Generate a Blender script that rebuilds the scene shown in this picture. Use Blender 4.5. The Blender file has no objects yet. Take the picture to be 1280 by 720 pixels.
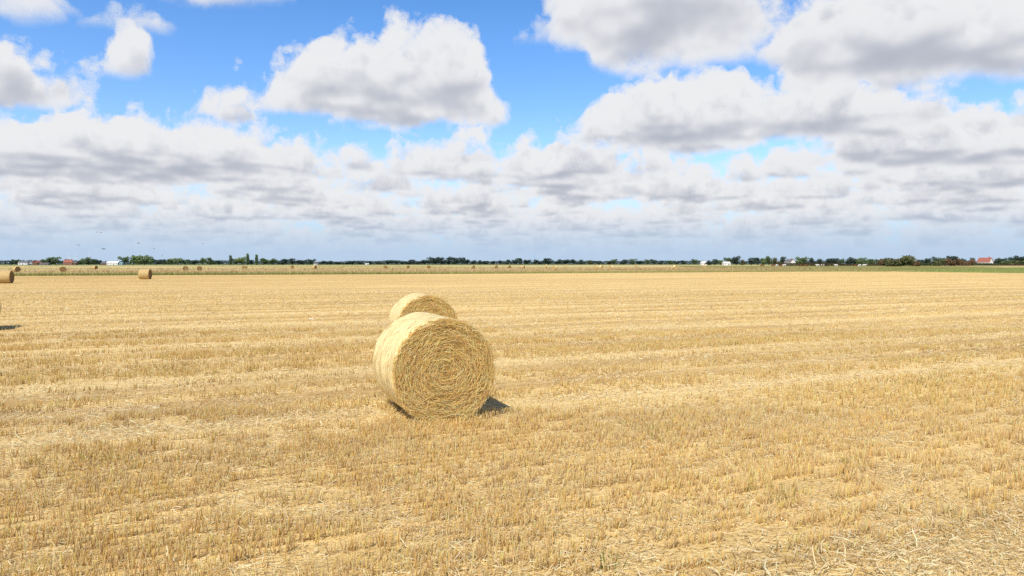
import bpy, bmesh, math, random
import numpy as np
from mathutils import Vector, Matrix
sc = bpy.context.scene
COL = sc.collection
sc.view_settings.view_transform = 'Standard'; sc.view_settings.look = 'None'; sc.view_settings.exposure = 0
F = 1280*24/36; HOR = 329.5; CAM_H = 1.96
# ------------------------------------------------------------------ sky
SUN = Vector((-.53, -1.31, 1.75)).normalized()
def build_world():
    w = bpy.data.worlds.new("World"); sc.world = w; w.use_nodes = True
    nt = w.node_tree; nt.nodes.clear()
    w.cycles.sampling_method = 'MANUAL'; w.cycles.sample_map_resolution = 256
    def mk(tree):
        def N(t, **k):
            n = tree.nodes.new(t)
            for a, v in k.items(): setattr(n, a, v)
            return n
        def put(n, i, v):
            if v is None: return
            if hasattr(v, 'is_output'): tree.links.new(v, n.inputs[i])
            else: n.inputs[i].default_value = v
        def M(op, a, b=None, c=None, clamp=False):
            n = N('ShaderNodeMath', operation=op, use_clamp=clamp)
            put(n, 0, a); put(n, 1, b); put(n, 2, c)
            return n.outputs[0]
        def V(op, a, b=None, c=None, s=None):
            n = N('ShaderNodeVectorMath', operation=op)
            put(n, 0, a); put(n, 1, b); put(n, 2, c)
            if s is not None: put(n, 3, s)
            return n.outputs['Value'] if op in ('DOT_PRODUCT', 'LENGTH') else n.outputs[0]
        return N, put, M, V
    T, STEPS, SIG = .62, 15, 24.0
    N, put, M, V = mk(nt)
    # ---- one step through the cloud layer
    def cloud_step(ray, S, L, tr, sm):
        P = V('SCALE', ray, s=M('MULTIPLY_ADD', S, T, 1.0))
        # large clouds of the day: centre, radii, weight on the cloud layer
        cov = None
        for (u, v, ru, rv, wt) in CLOUDS:
            q = V('MULTIPLY_ADD', P, (1/ru, 1/rv, 0), (-u/ru, -v/rv, 0))
            d = V('DOT_PRODUCT', q, q)
            c = M('MULTIPLY_ADD', d, -wt, wt)
            cov = c if cov is None else M('MAXIMUM', cov, c)
        # the broken layer further off
        ns = N('ShaderNodeTexNoise', noise_dimensions='2D'); put(ns, 'Vector', P); put(ns, 'Scale', FAR_SCALE); put(ns, 'Detail', 3.0)
        rv = V('LENGTH', V('MULTIPLY', P, (1, 1, 0)))
        mr = N('ShaderNodeMapRange', interpolation_type='SMOOTHSTEP'); put(mr, 0, rv); put(mr, 1, 4.8); put(mr, 2, 8.0); put(mr, 3, -1.0); put(mr, 4, .38)
        far = M('ADD', M('MULTIPLY_ADD', ns.outputs[0], 3.2, -1.6), mr.outputs[0])
        cov = M('MAXIMUM', cov, far)
        for (u, v, ru, rv_, wt) in GAPS:
            q = V('MULTIPLY_ADD', P, (1/ru, 1/rv_, 0), (-u/ru, -v/rv_, 0))
            d = V('DOT_PRODUCT', q, q)
            cov = M('SUBTRACT', cov, M('MULTIPLY_ADD', d, -wt, wt, clamp=True))
        cov = M('MINIMUM', cov, 1.0)
        def field(pos, s, detail):
            n = N('ShaderNodeTexNoise', noise_dimensions='3D'); put(n, 'Vector', pos); put(n, 'Scale', 2.8); put(n, 'Detail', detail); put(n, 'Roughness', .60)
            f = M('MULTIPLY_ADD', n.outputs[0], 3.0, -1.78)
            f = M('ADD', f, cov)
            return M('MULTIPLY_ADD', M('POWER', s, 1.3), -1.25, f)
        f = field(P, S, 5.0)
        base = N('ShaderNodeMapRange', interpolation_type='SMOOTHSTEP'); put(base, 0, S); put(base, 1, -.02); put(base, 2, .14)
        dens = M('MULTIPLY', M('MULTIPLY', f, 8.0, clamp=True), base.outputs[0])
        al = M('SUBTRACT', 1.0, M('EXPONENT', M('MULTIPLY', M('MULTIPLY', dens, -SIG), L)))
        off = .17
        f2 = field(V('ADD', P, tuple(SUN*off)), M('ADD', S, SUN.z*off/T), 3.0)
        lit = M('EXPONENT', M('MULTIPLY', M('MAXIMUM', f2, 0.0), -3.3))
        amb = M('MULTIPLY_ADD', S, .26, .33)
        li = M('MULTIPLY_ADD', lit, .60, amb)
        w1 = M('MULTIPLY', tr, al)
        sm = M('MULTIPLY_ADD', w1, li, sm)
        return M('SUBTRACT', tr, w1), sm
    # ---- the world itself
    tc = N('ShaderNodeTexCoord'); D = tc.outputs['Generated']
    sp = N('ShaderNodeSeparateXYZ'); put(sp, 0, D); z = sp.outputs[2]
    zz = M('SQRT', M('ADD', M('MULTIPLY', z, z), .05**2))
    ray = V('SCALE', D, s=M('DIVIDE', 1.0, zz))
    ray = V('MULTIPLY_ADD', ray, (1, 1, 0), (0, 0, 1))
    L = M('MULTIPLY', V('LENGTH', ray), T/STEPS)
    wn = N('ShaderNodeTexWhiteNoise', noise_dimensions='3D'); put(wn, 'Vector', V('SCALE', D, s=9731.0))
    jit = M('MULTIPLY', wn.outputs[0], 1/STEPS)
    tr, smv = 1.0, 0.0
    for i in range(STEPS):
        si = M('ADD', jit, i/STEPS)
        tr, smv = cloud_step(ray, si, L, tr, smv)
    sky = N('ShaderNodeTexSky', sky_type='NISHITA', sun_disc=False, altitude=0.0, air_density=1.0, dust_density=.6, ozone_density=2.0)
    sky.sun_elevation = math.asin(SUN.z); sky.sun_rotation = math.atan2(SUN.x, SUN.y) % (2*math.pi)
    hs = N('ShaderNodeHueSaturation'); put(hs, 'Saturation', SKY_SAT); put(hs, 'Value', SKY_GAIN); put(hs, 'Color', sky.outputs[0])
    tint = N('ShaderNodeMix', data_type='RGBA', blend_type='MULTIPLY'); tint.inputs[0].default_value = 1.0
    put(tint, 6, hs.outputs[0]); put(tint, 7, SKY_TINT)
    zg = N('ShaderNodeMapRange', interpolation_type='SMOOTHSTEP'); put(zg, 0, z); put(zg, 1, .30); put(zg, 2, .75); put(zg, 3, 1.0); put(zg, 4, .3)
    deep = N('ShaderNodeMix', data_type='RGBA', blend_type='MULTIPLY'); deep.inputs[0].default_value = 1.0
    cc = N('ShaderNodeCombineColor'); [put(cc, i, M('MULTIPLY', zg.outputs[0], k)) for i, k in enumerate((1.0, 1.0, 1.0))]; put(deep, 6, tint.outputs[2]); put(deep, 7, cc.outputs[0]); tint = deep
    # cloud brightness -> colour
    alpha = M('SUBTRACT', 1.0, tr)
    br = M('DIVIDE', smv, M('MAXIMUM', alpha, .001))
    rp = N('ShaderNodeValToRGB'); put(rp, 0, br)
    el = rp.color_ramp.elements
    el[0].position = .36; el[0].color = (.44, .46, .53, 1)
    el[1].position = .98; el[1].color = (.89, .88, .88, 1)
    e = el.new(.62); e.color = (.66, .66, .70, 1)
    up = V('SCALE', rp.outputs[0], s=10.0)
    # distance haze over the clouds
    hr = N('ShaderNodeMapRange', interpolation_type='SMOOTHSTEP'); put(hr, 0, z); put(hr, 1, .008); put(hr, 2, .085); put(hr, 3, .93); put(hr, 4, .10)
    hr2 = N('ShaderNodeMapRange', interpolation_type='SMOOTHSTEP'); put(hr2, 0, z); put(hr2, 1, .0); put(hr2, 2, .17); put(hr2, 3, .9); put(hr2, 4, .0)
    hm = N('ShaderNodeMix', data_type='RGBA'); put(hm, 0, hr.outputs[0]); put(hm, 6, up); put(hm, 7, (4.8, 6.3, 8.2, 1))
    hs2 = N('ShaderNodeMix', data_type='RGBA'); put(hs2, 0, hr2.outputs[0]); put(hs2, 6, tint.outputs[2]); put(hs2, 7, (3.4, 5.7, 8.4, 1))
    fin = N('ShaderNodeMix', data_type='RGBA'); put(fin, 0, alpha); put(fin, 6, hs2.outputs[2]); put(fin, 7, hm.outputs[2])
    bg = N('ShaderNodeBackground'); put(bg, 'Color', fin.outputs[2]); put(bg, 'Strength', .1)
    out = N('ShaderNodeOutputWorld'); nt.links.new(bg.outputs[0], out.inputs[0])
CLOUDS = [(-.62, 4.35, .86, .9, 1.05), (-1.35, 4.35, .4, .3, .75), (.66, 3.1, .64, .6, 1.0), (2.0, 3.45, .9, .68, 1.05), (-3.2, 4.15, .75, .3, .95),
          (-3.9, 6.9, 2.6, 1.5, 1.05), (1.35, 5.4, .95, .9, 1.05), (2.5, 5.0, .8, .65, .95), (-1.95, 2.75, .24, .13, .34), (-1.62, 2.92, .22, .12, .32), (-2.02, 3.6, .15, .13, .6), (-2.15, 4.5, .26, .2, .5), (-1.85, 4.75, .22, .2, .5), (-1.15, 2.6, .35, .2, .6), (3.9, 6.3, 1.5, .8, 1.0), (-.2, 7.4, 1.1, .8, .6)]
GAPS = [(.2, 4.2, .45, .8, .9), (.8, 6.6, .35, .5, .8)]
FAR_SCALE = .8
SKY_SAT, SKY_GAIN, SKY_TINT = 1.32, 2.1, (1.0, .91, .98, 1)
# ------------------------------------------------------------------ helpers
rng = np.random.default_rng(7); random.seed(7)
ROW = math.radians(22)                                   # heading of the drill rows and swaths
CU, SU = math.cos(ROW), math.sin(ROW)
def uv(x, y): return x*CU + y*SU, -x*SU + y*CU
def tag(o, label=None, cat=None, group=None, kind=None):
    for k, v in (('label', label), ('category', cat), ('group', group), ('kind', kind)):
        if v: o[k] = v
    return o
def link(name, me, mat=None, parent=None):
    o = bpy.data.objects.new(name, me); COL.objects.link(o)
    for m in (mat if isinstance(mat, (list, tuple)) else [mat]):
        if m and len(me.materials) < (len(mat) if isinstance(mat, (list, tuple)) else 1): me.materials.append(m)
    if parent: o.parent = parent
    return o
def empty(name, loc, rz=0, s=1.0):
    o = bpy.data.objects.new(name, None); COL.objects.link(o)
    o.location = loc; o.rotation_euler = (0, 0, rz); o.scale = (s, s, s) if not isinstance(s, tuple) else s
    o.empty_display_size = .2
    return o
def copy_tree(o, parent=None):
    c = o.copy(); COL.objects.link(c); c.parent = parent
    for ch in list(o.children): copy_tree(ch, c)
    return c
def mesh_np(name, V, Fq, cols=None, smooth=False, midx=None):
    me = bpy.data.meshes.new(name)
    V = np.asarray(V, np.float32); Fq = np.asarray(Fq, np.int32)
    n = Fq.shape[1]
    me.vertices.add(len(V)); me.vertices.foreach_set('co', V.ravel())
    me.loops.add(Fq.size); me.loops.foreach_set('vertex_index', Fq.ravel())
    me.polygons.add(len(Fq)); me.polygons.foreach_set('loop_start', np.arange(0, Fq.size, n, dtype=np.int32))
    me.polygons.foreach_set('loop_total', np.full(len(Fq), n, np.int32))
    if midx is not None: me.polygons.foreach_set('material_index', np.asarray(midx, np.int32))
    me.update(calc_edges=True)
    if cols is not None:
        a = me.color_attributes.new('tone', 'FLOAT_COLOR', 'POINT')
        c = np.ones((len(V), 4), np.float32); c[:, :3] = cols
        a.data.foreach_set('color', c.ravel())
    me.polygons.foreach_set('use_smooth', np.full(len(Fq), bool(smooth)))
    return me
def unit(v): return v/np.maximum(np.linalg.norm(v, axis=1, keepdims=True), 1e-9)
def ribbons(P0, P1, W, C0, C1, mid=None, taper=.8):
    """flat blades from P0 to P1, half width vector W; mid = offset of a bend in the middle"""
    n = len(P0)
    if mid is None:
        V = np.stack([P0-W, P0+W, P1+W*taper, P1-W*taper], 1).reshape(-1, 3)
        C = np.stack([C0, C0, C1, C1], 1).reshape(-1, 3)
        Fq = np.arange(4*n).reshape(n, 4)
    else:
        Pm = (P0+P1)/2 + mid; Cm = (C0+C1)/2
        V = np.stack([P0-W, P0+W, Pm+W, Pm-W, P1+W*taper, P1-W*taper], 1).reshape(-1, 3)
        C = np.stack([C0, C0, Cm, Cm, C1, C1], 1).reshape(-1, 3)
        b = 6*np.arange(n)[:, None]
        Fq = np.concatenate([b+np.array([[0, 1, 2, 3]]), b+np.array([[3, 2, 4, 5]])], 1).reshape(-1, 4)
    return V, Fq, C
def join_np(parts):
    V, Fq, C, o = [], [], [], 0
    for v, f, c in parts:
        V.append(v); Fq.append(f+o); C.append(c); o += len(v)
    return np.concatenate(V), np.concatenate(Fq), np.concatenate(C)
def vnoise(x, y, seed=0):
    """smooth value noise 0..1"""
    def h(i, j):
        a = (i*374761393 + j*668265263 + seed*974711) & 0x7fffffff
        a = ((a ^ (a >> 13))*1274126177) & 0x7fffffff
        return ((a ^ (a >> 16)) & 0xffff)/65535.0
    i = np.floor(x).astype(np.int64); j = np.floor(y).astype(np.int64); fx, fy = x-i, y-j
    fx = fx*fx*(3-2*fx); fy = fy*fy*(3-2*fy)
    return (h(i, j)*(1-fx)+h(i+1, j)*fx)*(1-fy) + (h(i, j+1)*(1-fx)+h(i+1, j+1)*fx)*fy
class MB:
    """boxes, prisms and tubes gathered into one mesh"""
    def __init__(s): s.bm = bmesh.new()
    def box(s, x0, x1, y0, y1, z0, z1):
        v = [s.bm.verts.new(p) for p in ((x0,y0,z0),(x1,y0,z0),(x1,y1,z0),(x0,y1,z0),(x0,y0,z1),(x1,y0,z1),(x1,y1,z1),(x0,y1,z1))]
        for f in ((3,2,1,0),(4,5,6,7),(0,1,5,4),(1,2,6,5),(2,3,7,6),(3,0,4,7)): s.bm.faces.new([v[i] for i in f])
        return s
    def poly(s, pts): s.bm.faces.new([s.bm.verts.new(p) for p in pts]); return s
    def tube(s, pts, rad, n=8, cap=True):
        rings = []
        for k, p in enumerate(pts):
            p = Vector(p); a = Vector(pts[max(k-1, 0)]); b = Vector(pts[min(k+1, len(pts)-1)])
            d = (b-a).normalized(); q = d.to_track_quat('Z', 'Y'); r = rad[k] if hasattr(rad, '__len__') else rad
            rings.append([s.bm.verts.new(p + q @ Vector((r*math.cos(t*2*math.pi/n), r*math.sin(t*2*math.pi/n), 0))) for t in range(n)])
        for a, b in zip(rings, rings[1:]):
            for t in range(n): s.bm.faces.new((a[t], a[(t+1) % n], b[(t+1) % n], b[t]))
        if cap:
            s.bm.faces.new(rings[0][::-1]); s.bm.faces.new(rings[-1])
        return s
    def done(s, name, smooth=False):
        me = bpy.data.meshes.new(name); bmesh.ops.recalc_face_normals(s.bm, faces=s.bm.faces); s.bm.to_mesh(me); s.bm.free()
        if smooth: me.polygons.foreach_set('use_smooth', [True]*len(me.polygons))
        return me
# ------------------------------------------------------------------ materials
def material(name, fn, rough=.75, spec=.25):
    m = bpy.data.materials.new(name); m.use_nodes = True
    nt = m.node_tree; b = nt.nodes['Principled BSDF']; b.inputs['Roughness'].default_value = rough
    b.inputs['Specular IOR Level'].default_value = spec
    def N(t, **k):
        n = nt.nodes.new(t)
        for a, v in k.items(): setattr(n, a, v)
        return n
    fn(nt, b, N, nt.links.new)
    return m
def noise_col(stops, scale, detail=4, stretch=(1, 1, 1), rot=0, bump=0.0, bscale=None, rough=.6):
    def fn(nt, b, N, L):
        tc = N('ShaderNodeTexCoord'); mp = N('ShaderNodeMapping'); mp.inputs['Scale'].default_value = stretch; mp.inputs['Rotation'].default_value = (0, 0, rot)
        L(tc.outputs['Object'], mp.inputs[0])
        n = N('ShaderNodeTexNoise'); n.inputs['Scale'].default_value = scale; n.inputs['Detail'].default_value = detail; n.inputs['Roughness'].default_value = rough
        L(mp.outputs[0], n.inputs['Vector'])
        r = N('ShaderNodeValToRGB'); el = r.color_ramp.elements
        el[0].position, el[0].color = stops[0][0], (*stops[0][1], 1); el[1].position, el[1].color = stops[-1][0], (*stops[-1][1], 1)
        for p, c in stops[1:-1]: e = el.new(p); e.color = (*c, 1)
        L(n.outputs[0], r.inputs[0]); L(r.outputs[0], b.inputs['Base Color'])
        if bump:
            n2 = N('ShaderNodeTexNoise'); n2.inputs['Scale'].default_value = bscale or scale*2; n2.inputs['Detail'].default_value = 4
            L(mp.outputs[0], n2.inputs['Vector'])
            bp = N('ShaderNodeBump'); bp.inputs['Strength'].default_value = bump; bp.inputs['Distance'].default_value = .03
            L(n2.outputs[0], bp.inputs['Height']); L(bp.outputs[0], b.inputs['Normal'])
    return fn
def attr_col(transl=.25, jitter=.0):
    def fn(nt, b, N, L):
        a = N('ShaderNodeAttribute', attribute_name='tone')
        src = a.outputs['Color']
        if jitter:
            oi = N('ShaderNodeObjectInfo'); mr = N('ShaderNodeMapRange'); mr.inputs[3].default_value = 1-jitter; mr.inputs[4].default_value = 1+jitter
            L(oi.outputs['Random'], mr.inputs[0]); hs = N('ShaderNodeHueSaturation'); L(mr.outputs[0], hs.inputs['Value']); L(src, hs.inputs['Color']); src = hs.outputs[0]
        L(src, b.inputs['Base Color'])
        t = N('ShaderNodeBsdfTranslucent'); L(src, t.inputs[0])
        mx = N('ShaderNodeMixShader'); mx.inputs[0].default_value = transl
        L(b.outputs[0], mx.inputs[1]); L(t.outputs[0], mx.inputs[2])
        L(mx.outputs[0], nt.nodes['Material Output'].inputs[0])
    return fn
M_STRAW = material('straw', attr_col(.46), .55, .35)
M_LEAF = material('leaves', attr_col(.12, .22), .7, .15)
M_GRASS = material('grass_blades', attr_col(.25), .7, .2)
M_BARK = material('bark', noise_col([(.3, (.06, .045, .03)), (.7, (.14, .11, .08))], 3), .9)
M_WHITE = material('white_render', noise_col([(.3, (.70, .69, .66)), (.7, (.82, .81, .79))], 1.5), .8)
M_SLATE = material('grey_roofing', noise_col([(.3, (.12, .12, .13)), (.7, (.2, .19, .19))], 2), .8)
M_TILE = material('red_tile', noise_col([(.3, (.27, .095, .07)), (.7, (.37, .15, .11))], 2), .8)
M_BROWN = material('brown_boarding', noise_col([(.3, (.12, .06, .04)), (.7, (.2, .11, .07))], 2, stretch=(4, 4, .4)), .8)
M_BRICK = material('red_brick', noise_col([(.3, (.30, .12, .08)), (.7, (.42, .19, .12))], 3), .85)
M_PANE = material('window_glass', noise_col([(.3, (.02, .025, .03)), (.7, (.05, .06, .07))], .6), .12, .5)
M_BLUE = material('pale_blue_sheet', noise_col([(.3, (.25, .42, .48)), (.7, (.34, .52, .56))], 1), .5)
M_PLUM = material('dark_plumage', noise_col([(.3, (.03, .03, .035)), (.7, (.09, .085, .08))], 6), .8)
M_STEEL = material('white_steel', noise_col([(.3, (.75, .75, .75)), (.7, (.82, .82, .82))], .3), .5)
def straw_tones(n, base, spread):
    k = rng.random((n, 1)); g = rng.normal(0, spread, (n, 1))
    c = np.asarray(base)[None]*(1+g) + (k-.5)*np.array([[.02, .03, .05]])
    return np.clip(c, .02, .95)
# ------------------------------------------------------------------ ground
def sheet(name, pts, z, mat, kind='structure'):
    me = MB().poly([(x, y, z) for x, y in pts]).done(name)
    return tag(link(name, me, mat), kind=kind)
FIELD = [(-420, -4), (-81, 108), (0, 134), (70, 167), (93, 168), (104, 139), (150, 20), (190, -90), (-420, -90)]
# wheel tracks and straw swaths as bands across the rows: (centre, half width, kind)
BANDS = [(2.6, .55, 'swath'), (8.6, .20, 'swath'), (12.5, .22, 'swath'), (17.7, .28, 'swath'), (23.0, .4, 'swath'), (27.9, .5, 'swath'), (10.15, .22, 'track'), (11.6, .26, 'track'), (14.7, .22, 'track'), (16.6, .26, 'track')]
k = 19.6
while k < 190:
    BANDS += [(k, .24+.004*k, 'track'), (k+1.75, .2+.003*k, 'track')]; k += 4.75
def wobble(u): return .16*np.sin(u*.19+.6) + .10*np.sin(u*.43+2.0)
def ground_field(nt, b, N, L):
    tc = N('ShaderNodeTexCoord'); mp = N('ShaderNodeMapping'); mp.inputs['Rotation'].default_value = (0, 0, -ROW); L(tc.outputs['Object'], mp.inputs[0])
    def noise(scale, det, stretch):
        m2 = N('ShaderNodeMapping'); m2.inputs['Scale'].default_value = stretch; L(mp.outputs[0], m2.inputs[0])
        n = N('ShaderNodeTexNoise'); n.inputs['Scale'].default_value = scale; n.inputs['Detail'].default_value = det; n.inputs['Roughness'].default_value = .65
        L(m2.outputs[0], n.inputs['Vector']); return n.outputs[0]
    def ramp(src, *st):
        r = N('ShaderNodeValToRGB'); el = r.color_ramp.elements
        el[0].position, el[0].color = st[0][0], (*st[0][1], 1); el[1].position, el[1].color = st[-1][0], (*st[-1][1], 1)
        for p, c in st[1:-1]: e = el.new(p); e.color = (*c, 1)
        L(src, r.inputs[0]); return r.outputs[0]
    def mix(f, a, c, bt='MIX'):
        m = N('ShaderNodeMix', data_type='RGBA', blend_type=bt)
        if hasattr(f, 'is_output'): L(f, m.inputs[0])
        else: m.inputs[0].default_value = f
        L(a, m.inputs[6]); L(c, m.inputs[7]); return m.outputs[2]
    chaff = ramp(noise(26, 6, (.6, 1, 1)), (.32, (.20, .125, .055)), (.38, FC[0]), (.43, FC[1]), (.54, FC[2]), (.70, FC[3]))
    streak = ramp(noise(1.6, 5, (.05, 1, 1)), (.3, (.80, .78, .74)), (.5, (1, 1, 1)), (.72, (1.10, 1.10, 1.12)))
    patch = ramp(noise(.05, 4, (.35, 1, 1)), (.3, (.86, .84, .80)), (.65, (1.06, 1.05, 1.02)))
    broad = ramp(noise(.16, 5, (.05, 1, 1)), (.32, (.86, .83, .77)), (.5, (1, .99, .97)), (.68, (1.1, 1.1, 1.12)))
    row = ramp(noise(6.8, 2, (.04, 1, 1)), (.35, (.84, .82, .80)), (.6, (1.04, 1.04, 1.04)))
    c = mix(1.0, chaff, streak, 'MULTIPLY'); c = mix(1.0, c, patch, 'MULTIPLY'); c = mix(1.0, c, row, 'MULTIPLY'); c = mix(1.0, c, broad, 'MULTIPLY')
    # pale straw left in the swaths, earth and painted edge shadow darken the wheel tracks
    sp = N('ShaderNodeSeparateXYZ'); L(mp.outputs[0], sp.inputs[0])
    def mth(op, a_, b_, c_=None):
        m = N('ShaderNodeMath', operation=op)
        for i_, v_ in enumerate((a_, b_, c_)):
            if v_ is None: continue
            if hasattr(v_, 'is_output'): L(v_, m.inputs[i_])
            else: m.inputs[i_].default_value = v_
        return m.outputs[0]
    wv = mth('SUBTRACT', sp.outputs[1], mth('MULTIPLY', mth('SINE', mth('MULTIPLY_ADD', sp.outputs[0], .19, .6), None), .16))
    wv = mth('SUBTRACT', wv, mth('MULTIPLY', mth('SINE', mth('MULTIPLY_ADD', sp.outputs[0], .43, 2.0), None), .10))
    def band(vals, half, soft):
        acc = None
        for v in vals:
            m = N('ShaderNodeMath', operation='SUBTRACT'); L(wv, m.inputs[0]); m.inputs[1].default_value = v
            a = N('ShaderNodeMath', operation='ABSOLUTE'); L(m.outputs[0], a.inputs[0])
            r = N('ShaderNodeMapRange', interpolation_type='SMOOTHSTEP'); L(a.outputs[0], r.inputs[0]); r.inputs[1].default_value = half; r.inputs[2].default_value = half+soft; r.inputs[3].default_value = 1; r.inputs[4].default_value = 0
            if acc is None: acc = r.outputs[0]
            else:
                x = N('ShaderNodeMath', operation='MAXIMUM'); L(acc, x.inputs[0]); L(r.outputs[0], x.inputs[1]); acc = x.outputs[0]
        return acc
    tr = band([v for v, h, kd in BANDS if kd == 'track'][:48], .24, .36)
    brk = noise(.6, 4, (.25, 1, 1))
    k1 = N('ShaderNodeMath', operation='MULTIPLY'); L(tr, k1.inputs[0]); L(ramp(brk, (.35, (.15, .15, .15)), (.62, (.95, .95, .95))), k1.inputs[1])
    dk = ramp(noise(9, 3, (.2, 1, 1)), (.35, (.42, .26, .10)), (.65, (.68, .46, .19)))
    c = mix(k1.outputs[0], c, dk)
    pw = band([v for v, h, kd in BANDS if kd == 'swath']+[32.8+4.75*i_ for i_ in range(26)], .25, .5)
    c = mix(mth('MULTIPLY', pw, .28), c, ramp(noise(14, 4, (.4, 1, 1)), (.3, FC[1]), (.6, FC[3])))
    s0 = N('ShaderNodeSeparateXYZ'); L(tc.outputs['Object'], s0.inputs[0])
    def rng_(src, a, b_, c_, d_):
        r = N('ShaderNodeMapRange'); L(src, r.inputs[0])
        for i_, v_ in enumerate((a, b_, c_, d_)): r.inputs[i_+1].default_value = v_
        return r.outputs[0]
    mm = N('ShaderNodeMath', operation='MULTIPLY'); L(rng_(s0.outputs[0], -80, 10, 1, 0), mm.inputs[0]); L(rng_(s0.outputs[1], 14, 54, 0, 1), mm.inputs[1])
    c = mix(mm.outputs[0], c, mix(1.0, c, ramp(noise(.03, 3, (.3, 1, 1)), (.3, (.78, .74, .68)), (.7, (.88, .86, .82))), 'MULTIPLY'))  # cloud shade over the far left painted into the ground colour
    L(c, b.inputs['Base Color'])
    bp = N('ShaderNodeBump'); bp.inputs['Strength'].default_value = .8; bp.inputs['Distance'].default_value = .05
    L(noise(34, 5, (.5, 1, 1)), bp.inputs['Height']); L(bp.outputs[0], b.inputs['Normal'])
FC = [(.47, .30, .125), (.78, .565, .245), (.88, .665, .30), (.94, .77, .43)]
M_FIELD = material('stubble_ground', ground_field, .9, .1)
def ground_far(nt, b, N, L):
    tc = N('ShaderNodeTexCoord'); mp = N('ShaderNodeMapping'); mp.inputs['Rotation'].default_value = (0, 0, -ROW); L(tc.outputs['Object'], mp.inputs[0])
    sp = N('ShaderNodeSeparateXYZ'); L(mp.outputs[0], sp.inputs[0])
    m2 = N('ShaderNodeMapping'); m2.inputs['Scale'].default_value = (.12, 1, 1); L(mp.outputs[0], m2.inputs[0])
    n = N('ShaderNodeTexNoise'); n.inputs['Scale'].default_value = .05; n.inputs['Detail'].default_value = 6; L(m2.outputs[0], n.inputs['Vector'])
    a = N('ShaderNodeMath', operation='MULTIPLY_ADD'); L(n.outputs[0], a.inputs[0]); a.inputs[1].default_value = 150; L(sp.outputs[1], a.inputs[2])
    r = N('ShaderNodeMapRange'); L(a.outputs[0], r.inputs[0]); r.inputs[1].default_value = 150; r.inputs[2].default_value = 1150
    rp = N('ShaderNodeValToRGB'); L(r.outputs[0], rp.inputs[0]); el = rp.color_ramp.elements
    st = [(0, (.40, .36, .12)), (.03, (.46, .36, .15)), (.07, (.54, .40, .18)), (.12, (.46, .33, .15)), (.18, (.60, .46, .22)), (.24, (.38, .32, .11)), (.30, (.66, .53, .27)), (.5, (.46, .40, .16)), (.62, (.64, .54, .27)), (.8, (.28, .28, .10)), (1, (.16, .19, .08))]
    el[0].position, el[0].color = st[0][0], (*st[0][1], 1); el[1].position, el[1].color = st[-1][0], (*st[-1][1], 1)
    for p, c in st[1:-1]: e = el.new(p); e.color = (*c, 1)
    n2 = N('ShaderNodeTexNoise'); n2.inputs['Scale'].default_value = .4; n2.inputs['Detail'].default_value = 5; L(mp.outputs[0], n2.inputs['Vector'])
    r2 = N('ShaderNodeMapRange'); L(n2.outputs[0], r2.inputs[0]); r2.inputs[1].default_value = .3; r2.inputs[2].default_value = .7; r2.inputs[3].default_value = .78; r2.inputs[4].default_value = 1.15
    m = N('ShaderNodeMix', data_type='RGBA', blend_type='MULTIPLY'); m.inputs[0].default_value = 1; L(rp.outputs[0], m.inputs[6])
    cb = N('ShaderNodeCombineColor'); [L(r2.outputs[0], cb.inputs[i]) for i in range(3)]; L(cb.outputs[0], m.inputs[7])
    L(m.outputs[2], b.inputs['Base Color'])
M_FAR = material('dry_grassland', ground_far, .95, .05)
sheet('ground', [(-14000, -3000), (14000, -3000), (14000, 16000), (-14000, 16000)], -.008, M_FAR)
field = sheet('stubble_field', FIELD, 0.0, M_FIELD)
M_PAST = material('pasture_grass', noise_col([(.3, (.17, .17, .05)), (.5, (.27, .25, .08)), (.7, (.36, .29, .12))], .06, 6, (.25, 1, 1), -ROW), .95, .05)
M_GREEN = material('green_grass', noise_col([(.3, (.17, .21, .05)), (.5, (.26, .29, .075)), (.7, (.38, .36, .12))], .12, 6, (.3, 1, 1), -ROW), .95, .05)
sheet('pasture', [(62, 168), (93, 172), (310, 430), (400, 640), (150, 640), (78, 300)], -.004, M_PAST)
sheet('green_meadow', [(94, 168.5), (105, 139), (151, 20), (420, 20), (420, 420), (232, 330), (150, 240)], -.0035, M_GREEN)

def inside(poly, x, y):
    r = np.zeros(len(x), bool); n = len(poly)
    for i in range(n):
        (x0, y0), (x1, y1) = poly[i], poly[(i+1) % n]
        c = ((y0 > y) != (y1 > y)) & (x < (x1-x0)*(y-y0)/((y1-y0) or 1e-9)+x0); r ^= c
    return r
def wedge(n, y0, y1, margin=1.5):
    y = np.sqrt(rng.random(n)*(y1**2-y0**2)+y0**2); x = (rng.random(n)*2-1)*(y*.78+margin)
    return x, y
BALES = [(-1.05, 8.86, 23), (-1.97, 14.97, 19), (-15.96, 20.0, 23)]
def off_bales(x, y):
    ok = np.ones(len(x), bool)
    for bx, by, a in BALES:
        a = math.radians(a); px = (x-bx)*math.cos(a)+(y-by)*math.sin(a); py = -(x-bx)*math.sin(a)+(y-by)*math.cos(a)
        ok &= ~((abs(px) < .42) & (py > -.62) & (py < .62)) & ~((abs(px) < .5) & (py < 0) & (py > -.95) & (rng.random(len(x)) < .75))
    return ok
def bandness(u, v, kinds, soft=.25):
    w = np.zeros(len(u)); vv = v - wobble(u)
    for c, h, kd in BANDS:
        if kd in kinds: w = np.maximum(w, np.clip((h+soft-abs(vv-c))/soft, 0, 1))
    return w
def far_left_shade(x, y):
    return 1-.17*np.clip((10-x)/90, 0, 1)*np.clip((y-14)/40, 0, 1)  # the same far-left cloud shade, as a factor on the stubble colour
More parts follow.
